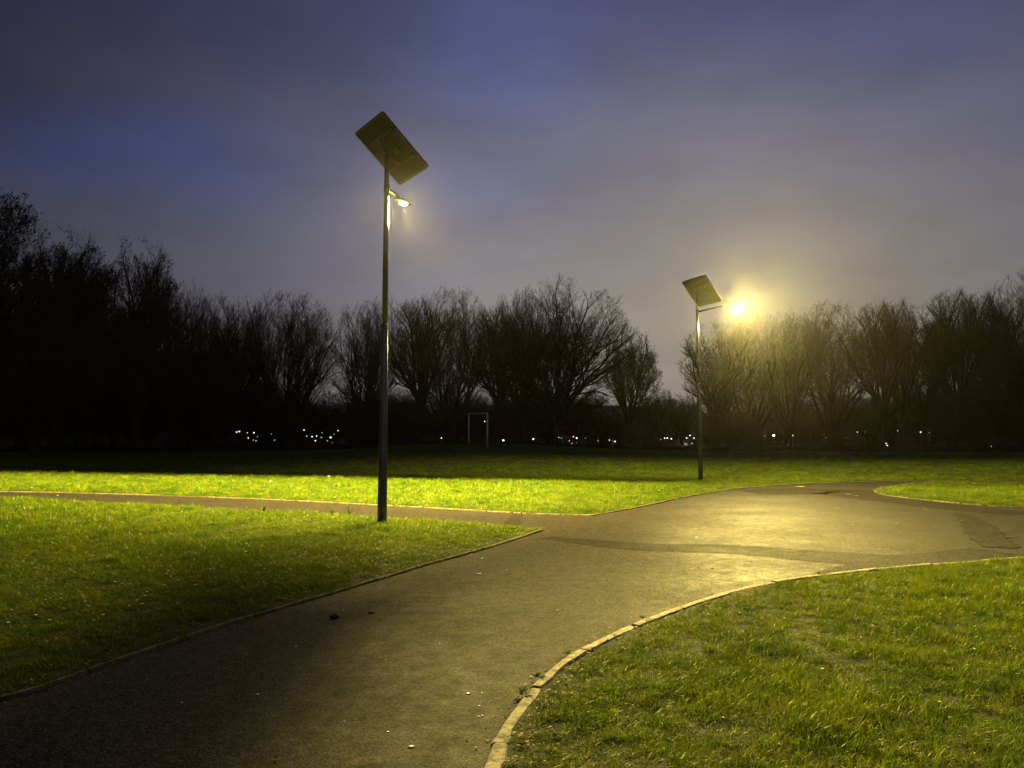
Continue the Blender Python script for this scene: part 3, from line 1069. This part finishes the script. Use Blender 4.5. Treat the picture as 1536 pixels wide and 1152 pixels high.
def seg_mesh(name, S, smooth=True, leaves=0, lsize=.1, seed=0, ztop=None):
    P0 = np.array([tuple(s[0]) for s in S]); P1_ = np.array([tuple(s[1]) for s in S])
    R0 = np.array([s[2] for s in S]); R1 = np.array([s[3] for s in S])
    big = R0 > .05
    Vs, Ls, Cs = [], [], []
    off = 0
    for msk, k in ((big, 7), (~big, 3)):
        if not msk.any(): continue
        V, Fq = prisms(P0[msk], P1_[msk], R0[msk], R1[msk], k)
        Vs.append(V); Ls.append((Fq + off).ravel()); Cs.append(np.full(len(Fq), 4)); off += len(V)
    nm = sum(len(c) for c in Cs)
    idx = np.zeros(nm, int)
    if leaves:
        q = np.random.default_rng(seed)
        pick = q.integers(0, len(P0), leaves)
        c = P0[pick] + (P1_[pick] - P0[pick]) * q.random((leaves, 1)) + q.normal(0, .06, (leaves, 3))
        u = q.normal(size=(leaves, 3)); u /= np.linalg.norm(u, axis=1)[:, None]
        v = np.cross(u, q.normal(size=(leaves, 3))); v /= np.linalg.norm(v, axis=1)[:, None]
        s = lsize * q.uniform(.5, 1.3, (leaves, 1))
        V = np.stack([c - u * s, c + v * s * .6, c + u * s, c - v * s * .6], 1).reshape(-1, 3)
        Vs.append(V); Ls.append(np.arange(off, off + leaves * 4)); Cs.append(np.full(leaves, 4))
        idx = np.r_[idx, np.ones(leaves, int)]
    me = fast_mesh(name, np.vstack(Vs), np.concatenate(Ls), np.concatenate(Cs), smooth, idx)
    me.materials.append(M_TWIG if name == 'crown' else M_BARK)
    me.materials.append(M_IVY)
    return me


PROTO = {}


def proto(key, seed, H, W, leaves=0, lsize=.1, **kw):
    t, c = grow(seed, H, W, **kw)
    # scale bounds measured so that a copy can be fitted to a height and a width
    z = np.array([s[1].z for s in c]); x = np.array([s[1].x for s in c])
    PROTO[key] = (seg_mesh('trunk', t), seg_mesh('crown', c, leaves=leaves, lsize=lsize, seed=seed), float(np.percentile(z, 99.7)), float(np.percentile(x, 99.2) - np.percentile(x, .8)), float((np.percentile(x, 99.2) + np.percentile(x, .8)) / 2))
    print('tree', key, len(c), round(PROTO[key][2], 1), round(PROTO[key][3], 1))


K = (9, 7, 4, 3)
proto('vase', 11, 16, 10.5, trunk=.10, limbs=16, spread=.62, kids=K, up=.06, wob=.11, stems=3, low=.10, twig=.0115)
proto('vase2', 12, 16, 10, trunk=.13, limbs=13, spread=.55, kids=K, up=.08, wob=.12, stems=2, low=.10, twig=.0115)
proto('broad', 13, 17, 16, trunk=.17, limbs=17, spread=1.05, kids=K, up=.04, wob=.13, low=.06, twig=.0115)
proto('oval', 14, 16, 9, trunk=.2, limbs=12, spread=.65, kids=K, up=.06, wob=.12, low=.15, twig=.0115)
proto('tall', 15, 18, 7, trunk=.30, limbs=10, spread=.42, kids=K, up=.08, wob=.12, low=.25, twig=.0115)
proto('slim', 16, 11, 7, trunk=.26, limbs=11, spread=.6, kids=(9, 6, 4, 3), up=.05, wob=.1, low=.2, twig=.017)
proto('ivy', 17, 17, 10, trunk=.15, limbs=12, spread=.6, kids=K, up=.1, leaves=34000, lsize=.075, low=.05, twig=.0115)
proto('ivytall', 18, 18, 8, trunk=.2, limbs=10, spread=.45, kids=K, up=.14, leaves=12000, lsize=.07, low=.1, twig=.0115)
proto('shrub', 19, 5, 6, trunk=.05, limbs=10, spread=1.0, kids=(8, 6, 4, 2), up=.08, leaves=5000, lsize=.07, stems=4, low=.0, twig=.02)
print('protos', round(time.time() - T0, 1))


def tree(px, py_top, wpx, d, key, label, group, name='bare_tree', cat='tree', rz=None, flip=1):
    tm, cm, h0, w0, cx = PROTO[key]
    zb = float(hill(at(px, 600, d).x, d))
    ztop = at(px, py_top, d).z
    sz = (ztop - zb) / h0
    W = wpx * d / F
    rz = 0 if rz is None else rz
    sx = W / w0
    root = empty(name, (at(px, 600, d).x - (cx * sx if rz == 0 else 0), d, zb), rz)
    root.scale = (sx, sx, sz)
    tag(root, label, cat, group)
    a = link('trunk', tm, None, root); b = link('crown', cm, None, root)
    return root


GR = 'bare winter trees along the far side of the field'
front = [
    (-6, 292, 200, 52, 'ivy', 'tallest dark tree, cut off by the left edge of the photo'),
    (95, 352, 130, 56, 'ivytall', 'dark ragged tree second from the left edge'),
    (150, 395, 120, 62, 'ivy', 'dense dark tree filling the dip left of the twin-topped tree'),
    (210, 366, 105, 60, 'ivytall', 'twin-topped tree rising above its neighbours on the left'),
    (60, 430, 190, 48, 'ivy', 'low black evergreen mass of a tree in front of the tallest left tree'),
    (262, 432, 120, 68, 'vase2', 'many-stemmed tree on the slope of the skyline right of the twin top'),
    (322, 446, 100, 72, 'oval', 'loose twiggy tree at the low gap left of the round dense one'),
    (432, 441, 145, 76, 'vase', 'round fan-shaped tree with dense twigs left of the near lamp post'),
    (375, 452, 90, 80, 'vase2', 'slim fan-shaped tree behind the left half of the round one'),
    (556, 449, 112, 78, 'vase2', 'bare tree directly behind the near lamp post'),
    (625, 450, 90, 80, 'tall', 'narrow bare tree just right of the near lamp post'),
    (680, 436, 125, 78, 'vase', 'fan-shaped tree behind the goal, left of the broadest tree'),
    (742, 462, 80, 84, 'tall', 'thin tree squeezed between goal tree and broadest tree'),
    (832, 428, 215, 78, 'broad', 'broadest tree with heavy spreading limbs in the centre'),
    (790, 432, 110, 86, 'vase2', 'upright tree behind the left half of the broadest tree'),
    (948, 502, 80, 76, 'slim', 'small rounded tree alone against the sky right of the broadest tree'),
    (985, 585, 66, 84, 'slim', 'low spindly tree in the gap of the skyline'),
    (1022, 592, 60, 88, 'slim', 'lowest little tree just left of the far lamp post'),
    (1075, 486, 100, 80, 'oval', 'bare tree whose twigs end below the glaring lantern'),
    (1130, 470, 110, 84, 'vase', 'tree right of the far lamp post, veiled by its glare'),
    (1190, 466, 100, 78, 'vase2', 'second fan-shaped tree right of the far lamp post'),
    (1248, 456, 120, 80, 'vase', 'dense round-topped tree between the lamp glare and the forked pair'),
    (1316, 455, 75, 74, 'tall', 'left one of the forked pair of tall bare trees'),
    (1346, 453, 70, 78, 'tall', 'right one of the forked pair of tall bare trees'),
    (1392, 466, 90, 80, 'ivytall', 'dark ivy-clad tree right of the forked pair'),
    (1430, 438, 85, 76, 'tall', 'highest knotty tree towards the right edge'),
    (1474, 441, 72, 80, 'tall', 'thin-topped tree next to the highest knotty one'),
    (1505, 480, 100, 74, 'ivy', 'low broad dark tree under the right edge tree'),
    (1545, 412, 110, 70, 'oval', 'tree cut off by the right edge of the photo'),
]
for i, (px, py, w, d, k, lb) in enumerate(front):
    tree(px, py, w, d, k, lb, GR, rz=(None if i % 3 else 0))
NB = 40
marks_px = [(-60, 'beyond the left edge trees'), (200, 'behind the twin-topped tree'), (360, 'behind the skyline dip'), (480, 'behind the round fan tree'), (600, 'behind the near lamp post'), (730, 'behind the goal'),
            (860, 'behind the broadest tree'), (1000, 'in the skyline gap'), (1150, 'behind the lamp glare'), (1290, 'behind the forked pair'), (1420, 'behind the knotty tree'), (1700, 'by the right edge')]
ordn = ['first', 'second', 'third', 'fourth', 'fifth', 'sixth', 'seventh', 'eighth']
cnt = {}
bx = -40.0; i = 0
while bx < 1600:
    d = random.uniform(92, 112)
    base_top = np.interp(bx, [0, 200, 330, 420, 520, 700, 860, 930, 960, 1050, 1090, 1250, 1500, 1560], [430, 470, 530, 545, 560, 550, 550, 590, 618, 618, 580, 550, 540, 530])
    k = random.choice(['vase', 'vase2', 'oval', 'tall', 'ivytall', 'broad'])
    w = random.uniform(75, 110) * (.6 if 930 < bx < 1060 else 1)
    where = next(t for lim, t in marks_px if bx < lim or lim == 1700)
    c = cnt.get(where, 0); cnt[where] = c + 1
    tree(bx, min(base_top + 25, 622) + random.uniform(0, 20), w, d, k, '%s back-row bare tree from the left, %s' % (ordn[min(c, 7)], where), 'second row of bare trees', rz=random.uniform(0, 6.28))
    bx += random.uniform(34, 52); i += 1

# undergrowth shrubs below the trees, with gaps where the lights of the town show through
gaps = [(348, 392), (404, 424), (446, 512), (655, 668), (700, 775), (786, 802), (832, 872), (905, 930), (940, 945), (968, 1040), (1150, 1166), (1182, 1196), (1230, 1246), (1262, 1296), (1326, 1340), (1346, 1356), (1372, 1400), (1480, 1506)]
cnt = {}
bx = -30.0
while bx < 1570:
    w = random.uniform(34, 60); d = random.uniform(68, 80)
    ingap = any(a - w * .5 < bx < b + w * .5 for a, b in gaps)
    if not ingap:
        where = next(t for lim, t in marks_px if bx < lim or lim == 1700)
        c = cnt.get(where, 0); cnt[where] = c + 1
        py = random.uniform(588, 622) if bx > 330 else random.uniform(520, 585)
        tree(bx, py, w * 1.15, d, 'shrub', '%s dark shrub from the left in the undergrowth, %s' % (ordn[min(c, 7)], where.replace('behind', 'below').replace('beyond', 'below')), 'dark shrubs under the trees', 'shrub', 'shrub', rz=random.uniform(0, 6.28))
    bx += random.uniform(15, 24)
for (px, py, w, d, lb) in ((970, 643, 40, 72, 'rounded black bush left of the cluster of town lights'), (1255, 640, 30, 74, 'small black bush among the lights right of the far lamp post')):
    tree(px, py, w, d, 'shrub', lb, 'dark shrubs under the trees', 'shrub', 'shrub', rz=1.0)


# far belt of woodland closing the horizon (stuff) and hills
def belt():
    q = np.random.default_rng(4); V, n = [], 70000
    px = q.uniform(-80, 1620, n)
    d = q.uniform(118, 150, n)
    topy = 606 + 12 * np.sin(px * .021) + 9 * np.sin(px * .067 + 2) + 6 * np.sin(px * .19)
    topy = np.where(px < 330, topy - (330 - px) * .18, topy)
    zt = CAM_H + (663 - topy) * d / F
    zb = hill((px - 768) / F * d, d)
    u = q.random(n) ** .75
    z = zb + (zt - zb) * (.22 + .78 * u)
    x = (px - 768) / F * d
    c = np.stack([x, d, z], 1)
    dr = np.stack([q.normal(0, .5, n), q.normal(0, .5, n), np.abs(q.normal(.6, .5, n))], 1)
    ln = q.uniform(.3, .9, (n, 1)); P1_ = c + dr * ln
    Vv, Fq = prisms(c, P1_, np.full(n, .035), np.full(n, .015), 3)
    return fast_mesh('far_wood', Vv, Fq.ravel(), np.full(len(Fq), 4))


tag(link('far_wood', belt(), M_TWIG), 'distant dark belt of woodland behind the rows of trees', 'woodland', kind='stuff')


def rough():
    q = np.random.default_rng(9); n = 60000
    d = q.uniform(57, 68, n); x = q.uniform(-.8, .8, n) * d
    mid = np.exp(-((x + 2.0) / 8) ** 2)
    hh = (.22 + .5 * np.abs(np.sin(x * .9 + 1.5 * np.sin(x * .31)) * np.sin(x * .37 + 1)) + .25 * q.random(n)) * (1 - .6 * mid) * .65
    c = np.stack([x, d, hill(x, d) + q.random(n) * hh * .7], 1)
    dr = np.stack([q.normal(0, .16, n), q.normal(0, .16, n), np.abs(q.normal(.2, .12, n))], 1)
    V, Fq = prisms(c, c + dr * (hh[:, None] + .5), np.full(n, .016), np.full(n, .006), 3)
    return fast_mesh('undergrowth', V, Fq.ravel(), np.full(len(Fq), 4))


tag(link('undergrowth', rough(), M_TWIG), 'rough dark undergrowth along the far edge of the field', 'undergrowth', kind='stuff')
hx = np.linspace(-1500, 1500, 160); V = []
for x in hx:
    top = 24 + 7 * math.sin(x * .006 + 1) + 4 * math.sin(x * .017)
    V += [(x, 620, -6), (x, 700, top * .8), (x, 780, top * 1.15), (x, 1100, -6)]
Fh = [(i * 4 + k, (i + 1) * 4 + k, (i + 1) * 4 + k + 1, i * 4 + k + 1) for i in range(len(hx) - 1) for k in range(3)]
mb = MB(); mb.add(V, Fh); tag(mb.build('hills', M_HILL, None, True), kind='structure')


# ------------------------------------------------------------------ lights of the town seen under the trees
lamps_px = {
    'in the far left cluster, left of the round tree': [(355, 648, 'o', 1.3), (359, 647, 'o', 1), (371, 649, 'w', .8), (372.5, 657, 'w', .8), (381, 649, 'w', .8), (384, 661, 'd', 1), (380, 660, 'd', 1), (386, 655, 'd', .9), (407, 651, 'd', 1), (415, 651, 'd', .9), (412, 660, 'd', .9)],
    'in the dense cluster left of the near lamp post': [(456, 645, 'w', .9), (507, 646, 'w', .9), (460, 654, 'd', 1.1), (468, 655, 'w', .7), (475, 654, 'w', .9), (473, 661, 'w', 1.3), (482, 656, 'd', 1), (483, 649, 'd', .9), (491, 661, 'd', .9), (496, 656, 'w', 1.3), (498, 664, 'd', .8), (501, 651, 'd', .8)],
    'by itself between near lamp post and goal': [(662, 657, 'w', 1.0)],
    'around the goal posts': [(714, 631, 'w', .8), (727, 632, 'w', .9), (708, 667, 'd', 1.1), (716, 666, 'w', .9), (696, 667, 'd', 1), (725, 663, 'd', 1)],
    'under the left side of the broadest tree': [(755, 660.5, 'w', 1.35), (762, 662, 'd', .9), (781.5, 665, 'w', 1.7), (800, 658.5, 'w', 1), (810, 666, 'd', 1)],
    'under the right side of the broadest tree': [(838, 656, 'w', .8), (837, 662, 'o', .6), (842, 657, 'd', 1), (850, 667, 'w', 1), (860, 655, 'o', .7), (865, 657, 'w', .9), (858, 665, 'o', 1), (865, 664, 'd', 1), (854, 661, 'o', .6)],
    'below the small rounded tree': [(878, 657, 'd', .7), (897, 661, 'd', .9), (914, 660, 'w', .8), (919, 661, 'd', .9), (922.5, 662, 'w', .8), (947, 667, 'w', 1), (960, 666, 'd', 1)],
    'in the bright cluster left of the far lamp post': [(970, 661, 'w', .8), (982, 659.5, 'o', 1.8), (991, 659, 'w', .8), (997, 657, 'w', .9), (1001, 657, 'w', .9), (1007, 658, 'w', 1), (1019, 655, 'w', 1.5), (1030, 657, 'w', 1.3), (1022, 649, 'd', .9), (1035, 653, 'w', .8), (1041, 657, 'w', .8), (1038, 665, 'w', .8), (1030, 676, 'w', 1.2), (983, 668, 'd', 1)],
    'right of the far lamp post': [(1094, 654, 'd', .9), (1122, 654, 'w', .8), (1160.5, 653, 'w', 1.6), (1147, 654, 'd', 1.2), (1185, 654, 'w', 1), (1189, 653, 'w', 1), (1182, 667, 'd', 1), (1189, 669, 'd', 1), (1203, 676.5, 'w', 1.2), (1146, 671, 'd', 1)],
    'below the forked pair of trees': [(1239, 656, 'w', .9), (1236, 652, 'd', 1), (1266, 652, 'w', .9), (1272, 651.5, 'w', .9), (1268.5, 656, 'w', 1.2), (1271, 665, 'd', 1), (1286, 648, 'w', .8), (1297, 648, 'd', 1), (1329, 665, 'o', .8), (1331, 668, 'w', .9)],
    'below the knotty tree near the right edge': [(1347, 646, 'w', .8), (1351, 645, 'w', .8), (1349, 648, 'd', 1), (1381, 648, 'w', .9), (1394, 649, 'd', 1), (1375, 677, 'd', .9), (1487, 669.5, 'w', 1.2), (1502, 675, 'd', 1)],
}


def bulb_mesh():
    import bmesh
    bm = bmesh.new(); bmesh.ops.create_icosphere(bm, subdivisions=2, radius=.115)
    me = bpy.data.meshes.new('lantern'); bm.to_mesh(me); bm.free(); me.shade_smooth()
    return me


bulbs = {}
for key, m in (('w', M_BWHITE), ('d', M_BDIM), ('o', M_BORANGE)):
    b = bulb_mesh(); b.materials.append(m); bulbs[key] = b
cap = MB(); cap.tube([(0, 0, .06), (0, 0, .10), (0, 0, .15)], [.13, .11, .02], 8); capm = cap.mesh('cap'); capm.materials.append(M_BLACK)
pstm = MB(); pstm.tube([(0, 0, -1.0), (0, 0, -.1)], [.04, .03], 6); pst = pstm.mesh('post'); pst.materials.append(M_BLACK)
cname = {'w': 'white', 'd': 'dim pale', 'o': 'orange'}
rk = {}
for where, lst in lamps_px.items():
    lst = sorted(lst)
    tot = {}
    for q in lst: tot[q[2]] = tot.get(q[2], 0) + 1
    seen = {}
    for (px, py, c, s) in lst:
        d = random.uniform(96, 116) if py < 668 else random.uniform(66, 67)
        if 668 > py: d = random.uniform(88, 96)
        p = at(px, py, d); zb = float(hill(p.x, d)) - .1
        s *= random.uniform(.62, 1.2)
        if d < 70: s *= .62
        o = empty('distant_lamp', p)
        k = seen.get(c, 0); seen[c] = k + 1
        ot = (ordn + ['ninth', 'tenth', 'eleventh', 'twelfth'])[k]
        tag(o, ('%s %s light %s' % (ot, cname[c], where)) if tot[c] > 1 else 'only %s light %s' % (cname[c], where), 'lamp', 'lights of the town beyond the trees')
        b = link('lantern', bulbs[c], None, o); b.scale = (s * .68,) * 3
        b = link('cap', capm, None, o); b.scale = (s * .68,) * 3
        b = link('post', pst, None, o); b.scale = (1, 1, max(.3, (p.z - zb)))


# low building behind the dense cluster
def house(px0, px1, pyb, pyt, d, label, wins):
    a = at(px0, pyb, d); b = at(px1, pyb, d); top = at(px0, pyt, d).z
    cx = (a.x + b.x) / 2; hw = (b.x - a.x) / 2; zb = float(hill(0, d)) - .5
    root = empty('distant_house', (cx, d, zb)); tag(root, label, 'house', 'houses beyond the trees')
    H = top - zb
    mb = MB(); mb.box((0, 3, H / 2), (hw, 3, H / 2)); w = mb.build('wall', M_WALL, root)
    mb = MB(); mb.add([(-hw - .3, -.4, H), (hw + .3, -.4, H), (hw + .3, 6.4, H), (-hw - .3, 6.4, H), (-hw, 3, H + 1.6), (hw, 3, H + 1.6)],
                      [(0, 1, 5, 4), (2, 3, 4, 5), (0, 4, 3), (1, 2, 5), (0, 3, 2, 1)]); mb.build('roof', M_ROOF, root)
    for (u, vz, c) in wins:
        mb = MB(); mb.box((hw * u, -.03, H * vz), (.35, .03, .28)); mb.build('window', M_BDIM if c == 'd' else M_BORANGE, root)


house(440, 520, 668, 642, 150, 'low dark house behind the dense cluster of lights', [(-.6, .5, 'd'), (-.2, .45, 'd'), (.35, .55, 'd')])
house(985, 1040, 668, 650, 155, 'low dark house behind the bright cluster by the far lamp', [(-.5, .5, 'd'), (.1, .5, 'o'), (.6, .6, 'd')])
house(835, 872, 668, 650, 150, 'small house with orange windows under the broadest tree', [(-.3, .5, 'o'), (.4, .5, 'o')])


# football goal
ga = Vector((at(731, 660, 50.5).x, 50.5, float(hill(-1.7, 50.5)) - .02)); gb = Vector((at(703, 660, 57.3).x, 57.3, float(hill(-3.4, 57.3)) - .02))
root = empty('football_goal', ga); tag(root, 'pale metal football goal seen almost from the side', 'goal')
v = gb - ga
for q in (Vector((0, 0, 0)), v):
    mb = MB(); mb.tube([q, q + Vector((0, 0, 2.44))], .055, 14); mb.build('post', M_GOAL, root, True)
mb = MB(); mb.tube([Vector((0, 0, 2.42)), v + Vector((0, 0, 2.42))], .055, 14); mb.build('crossbar', M_GOAL, root, True)

print('built', round(time.time() - T0, 1))

# ------------------------------------------------------------------ sky
w = bpy.data.worlds.new('World'); SC.world = w; w.use_nodes = True
g = G(w.node_tree)
dirv = g.vm('NORMALIZE', g.n('ShaderNodeTexCoord').outputs['Generated'])
sp = g.n('ShaderNodeSeparateXYZ'); g.put(sp.inputs[0], dirv)
X, Y, Z = sp.outputs
ramp = g.n('ShaderNodeValToRGB'); cr = ramp.color_ramp
cr.interpolation = 'EASE'
stops = [(0.0, (.135, .118, .122)), (.12, (.168, .152, .168)), (.22, (.150, .147, .196)), (.36, (.105, .106, .166)), (.53, (.056, .060, .125)), (1.0, (.03, .035, .09))]
cr.elements[0].position = 0; cr.elements[0].color = (*stops[0][1], 1)
cr.elements[1].position = 1; cr.elements[1].color = (*stops[-1][1], 1)
for p_, c_ in stops[1:-1]:
    e = cr.elements.new(p_); e.color = (*c_, 1)
wob = g.noise(2.2, dirv, 4.0, .55)
g.put(ramp.inputs[0], g.m('ADD', Z, g.m('MULTIPLY', g.m('SUBTRACT', wob, .5), .16)))
c = ramp.outputs[0]


def blob(px, py, sx, sy, rot=0.0):
    """soft patch on the sky dome round a direction"""
    r0 = ray(px, py).normalized()
    right = Vector((0, 0, 1)).cross(r0).normalized() * -1
    up = right.cross(r0) * (1 if right.cross(r0).z > 0 else -1)
    if rot:
        q = Matrix.Rotation(rot, 3, r0); right = q @ right; up = q @ up
    a = g.m('DIVIDE', g.dot(dirv, tuple(right)), sx); b = g.m('DIVIDE', g.dot(dirv, tuple(up)), sy)
    s = g.m('ADD', g.m('MULTIPLY', a, a), g.m('MULTIPLY', b, b))
    front = g.mr(g.dot(dirv, tuple(r0)), .2, .5)
    return g.m('MULTIPLY', g.m('EXPONENT', g.m('MULTIPLY', s, -1.0)), front)


cl = g.noise(5.5, dirv, 5.0, .6, .3)
clm = g.mr(cl, .3, .65, .6, 1.1)
for (px, py, sx, sy, ro, amt, colr) in ((180, 222, .125, .045, -.22, .65, (.10, .16, .46)), (70, 190, .10, .05, 0, .25, (.07, .11, .38)), (745, 110, .12, .09, .2, .5, (.075, .105, .27)),
                                        (1430, 70, .18, .12, .3, .35, (.065, .08, .23)), (330, 280, .12, .05, -.3, .4, (.085, .12, .32)), (700, 285, .10, .035, 0, .5, (.10, .12, .28)), (0, 10, .25, .15, 0, .3, (.03, .035, .13))):
    c = g.mix(g.m('MULTIPLY', g.m('MULTIPLY', blob(px, py, sx, sy, ro), clm), amt, clamp=True), c, colr)
# the town's light on the low cloud, strongest to the right; darker towards the left
c = g.mix(g.m('MULTIPLY', blob(1120, 440, .36, .19), .55), c, (.30, .26, .175))
side = g.mr(X, -.62, .05, .26, 1.0)
side2 = g.mr(X, .18, .62, 1.0, .66)
side = g.m('MULTIPLY', side, side2)
vm = g.n('ShaderNodeVectorMath', operation='SCALE'); g.put(vm.inputs[0], c); g.put(vm.inputs['Scale'], side)
c = vm.outputs[0]
soft = g.noise(3.0, g.vm('MULTIPLY', dirv, (1, 1, 3.0)), 4.0, .55)
vm = g.n('ShaderNodeVectorMath', operation='SCALE'); g.put(vm.inputs[0], c); g.put(vm.inputs['Scale'], g.mr(soft, .25, .75, .86, 1.12))
c = vm.outputs[0]
bg = g.n('ShaderNodeBackground'); g.put(bg.inputs[0], c); bg.inputs[1].default_value = 1.35
g.nt.links.new(bg.outputs[0], g.n('ShaderNodeOutputWorld').inputs[0])

# ------------------------------------------------------------------ haze volume added to give the lanterns a glow
HZ = 1
if HZ:
    mb = MB(); mb.box((0, 75, 12), (170, 110, 17.5))
    m, g = mat('glow_haze')
    pv_ = g.n('ShaderNodeVolumePrincipled')
    pv_.inputs['Color'].default_value = (.95, .93, .85, 1)
    pv_.inputs['Density'].default_value = .000115
    pv_.inputs['Anisotropy'].default_value = .9
    g.nt.links.new(pv_.outputs[0], g.n('ShaderNodeOutputMaterial').inputs['Volume'])
    tag(mb.build('haze', m), 'thin haze added for the glow around the street lamps', 'haze', kind='stuff')

cy = SC.cycles
cy.use_denoising = True
cy.max_bounces = 5; cy.diffuse_bounces = 2; cy.glossy_bounces = 2; cy.transmission_bounces = 3; cy.volume_bounces = 0
cy.transparent_max_bounces = 4
cy.sample_clamp_indirect = 4.0
cy.use_adaptive_sampling = True
cy.adaptive_threshold = .015
print('done', round(time.time() - T0, 1))
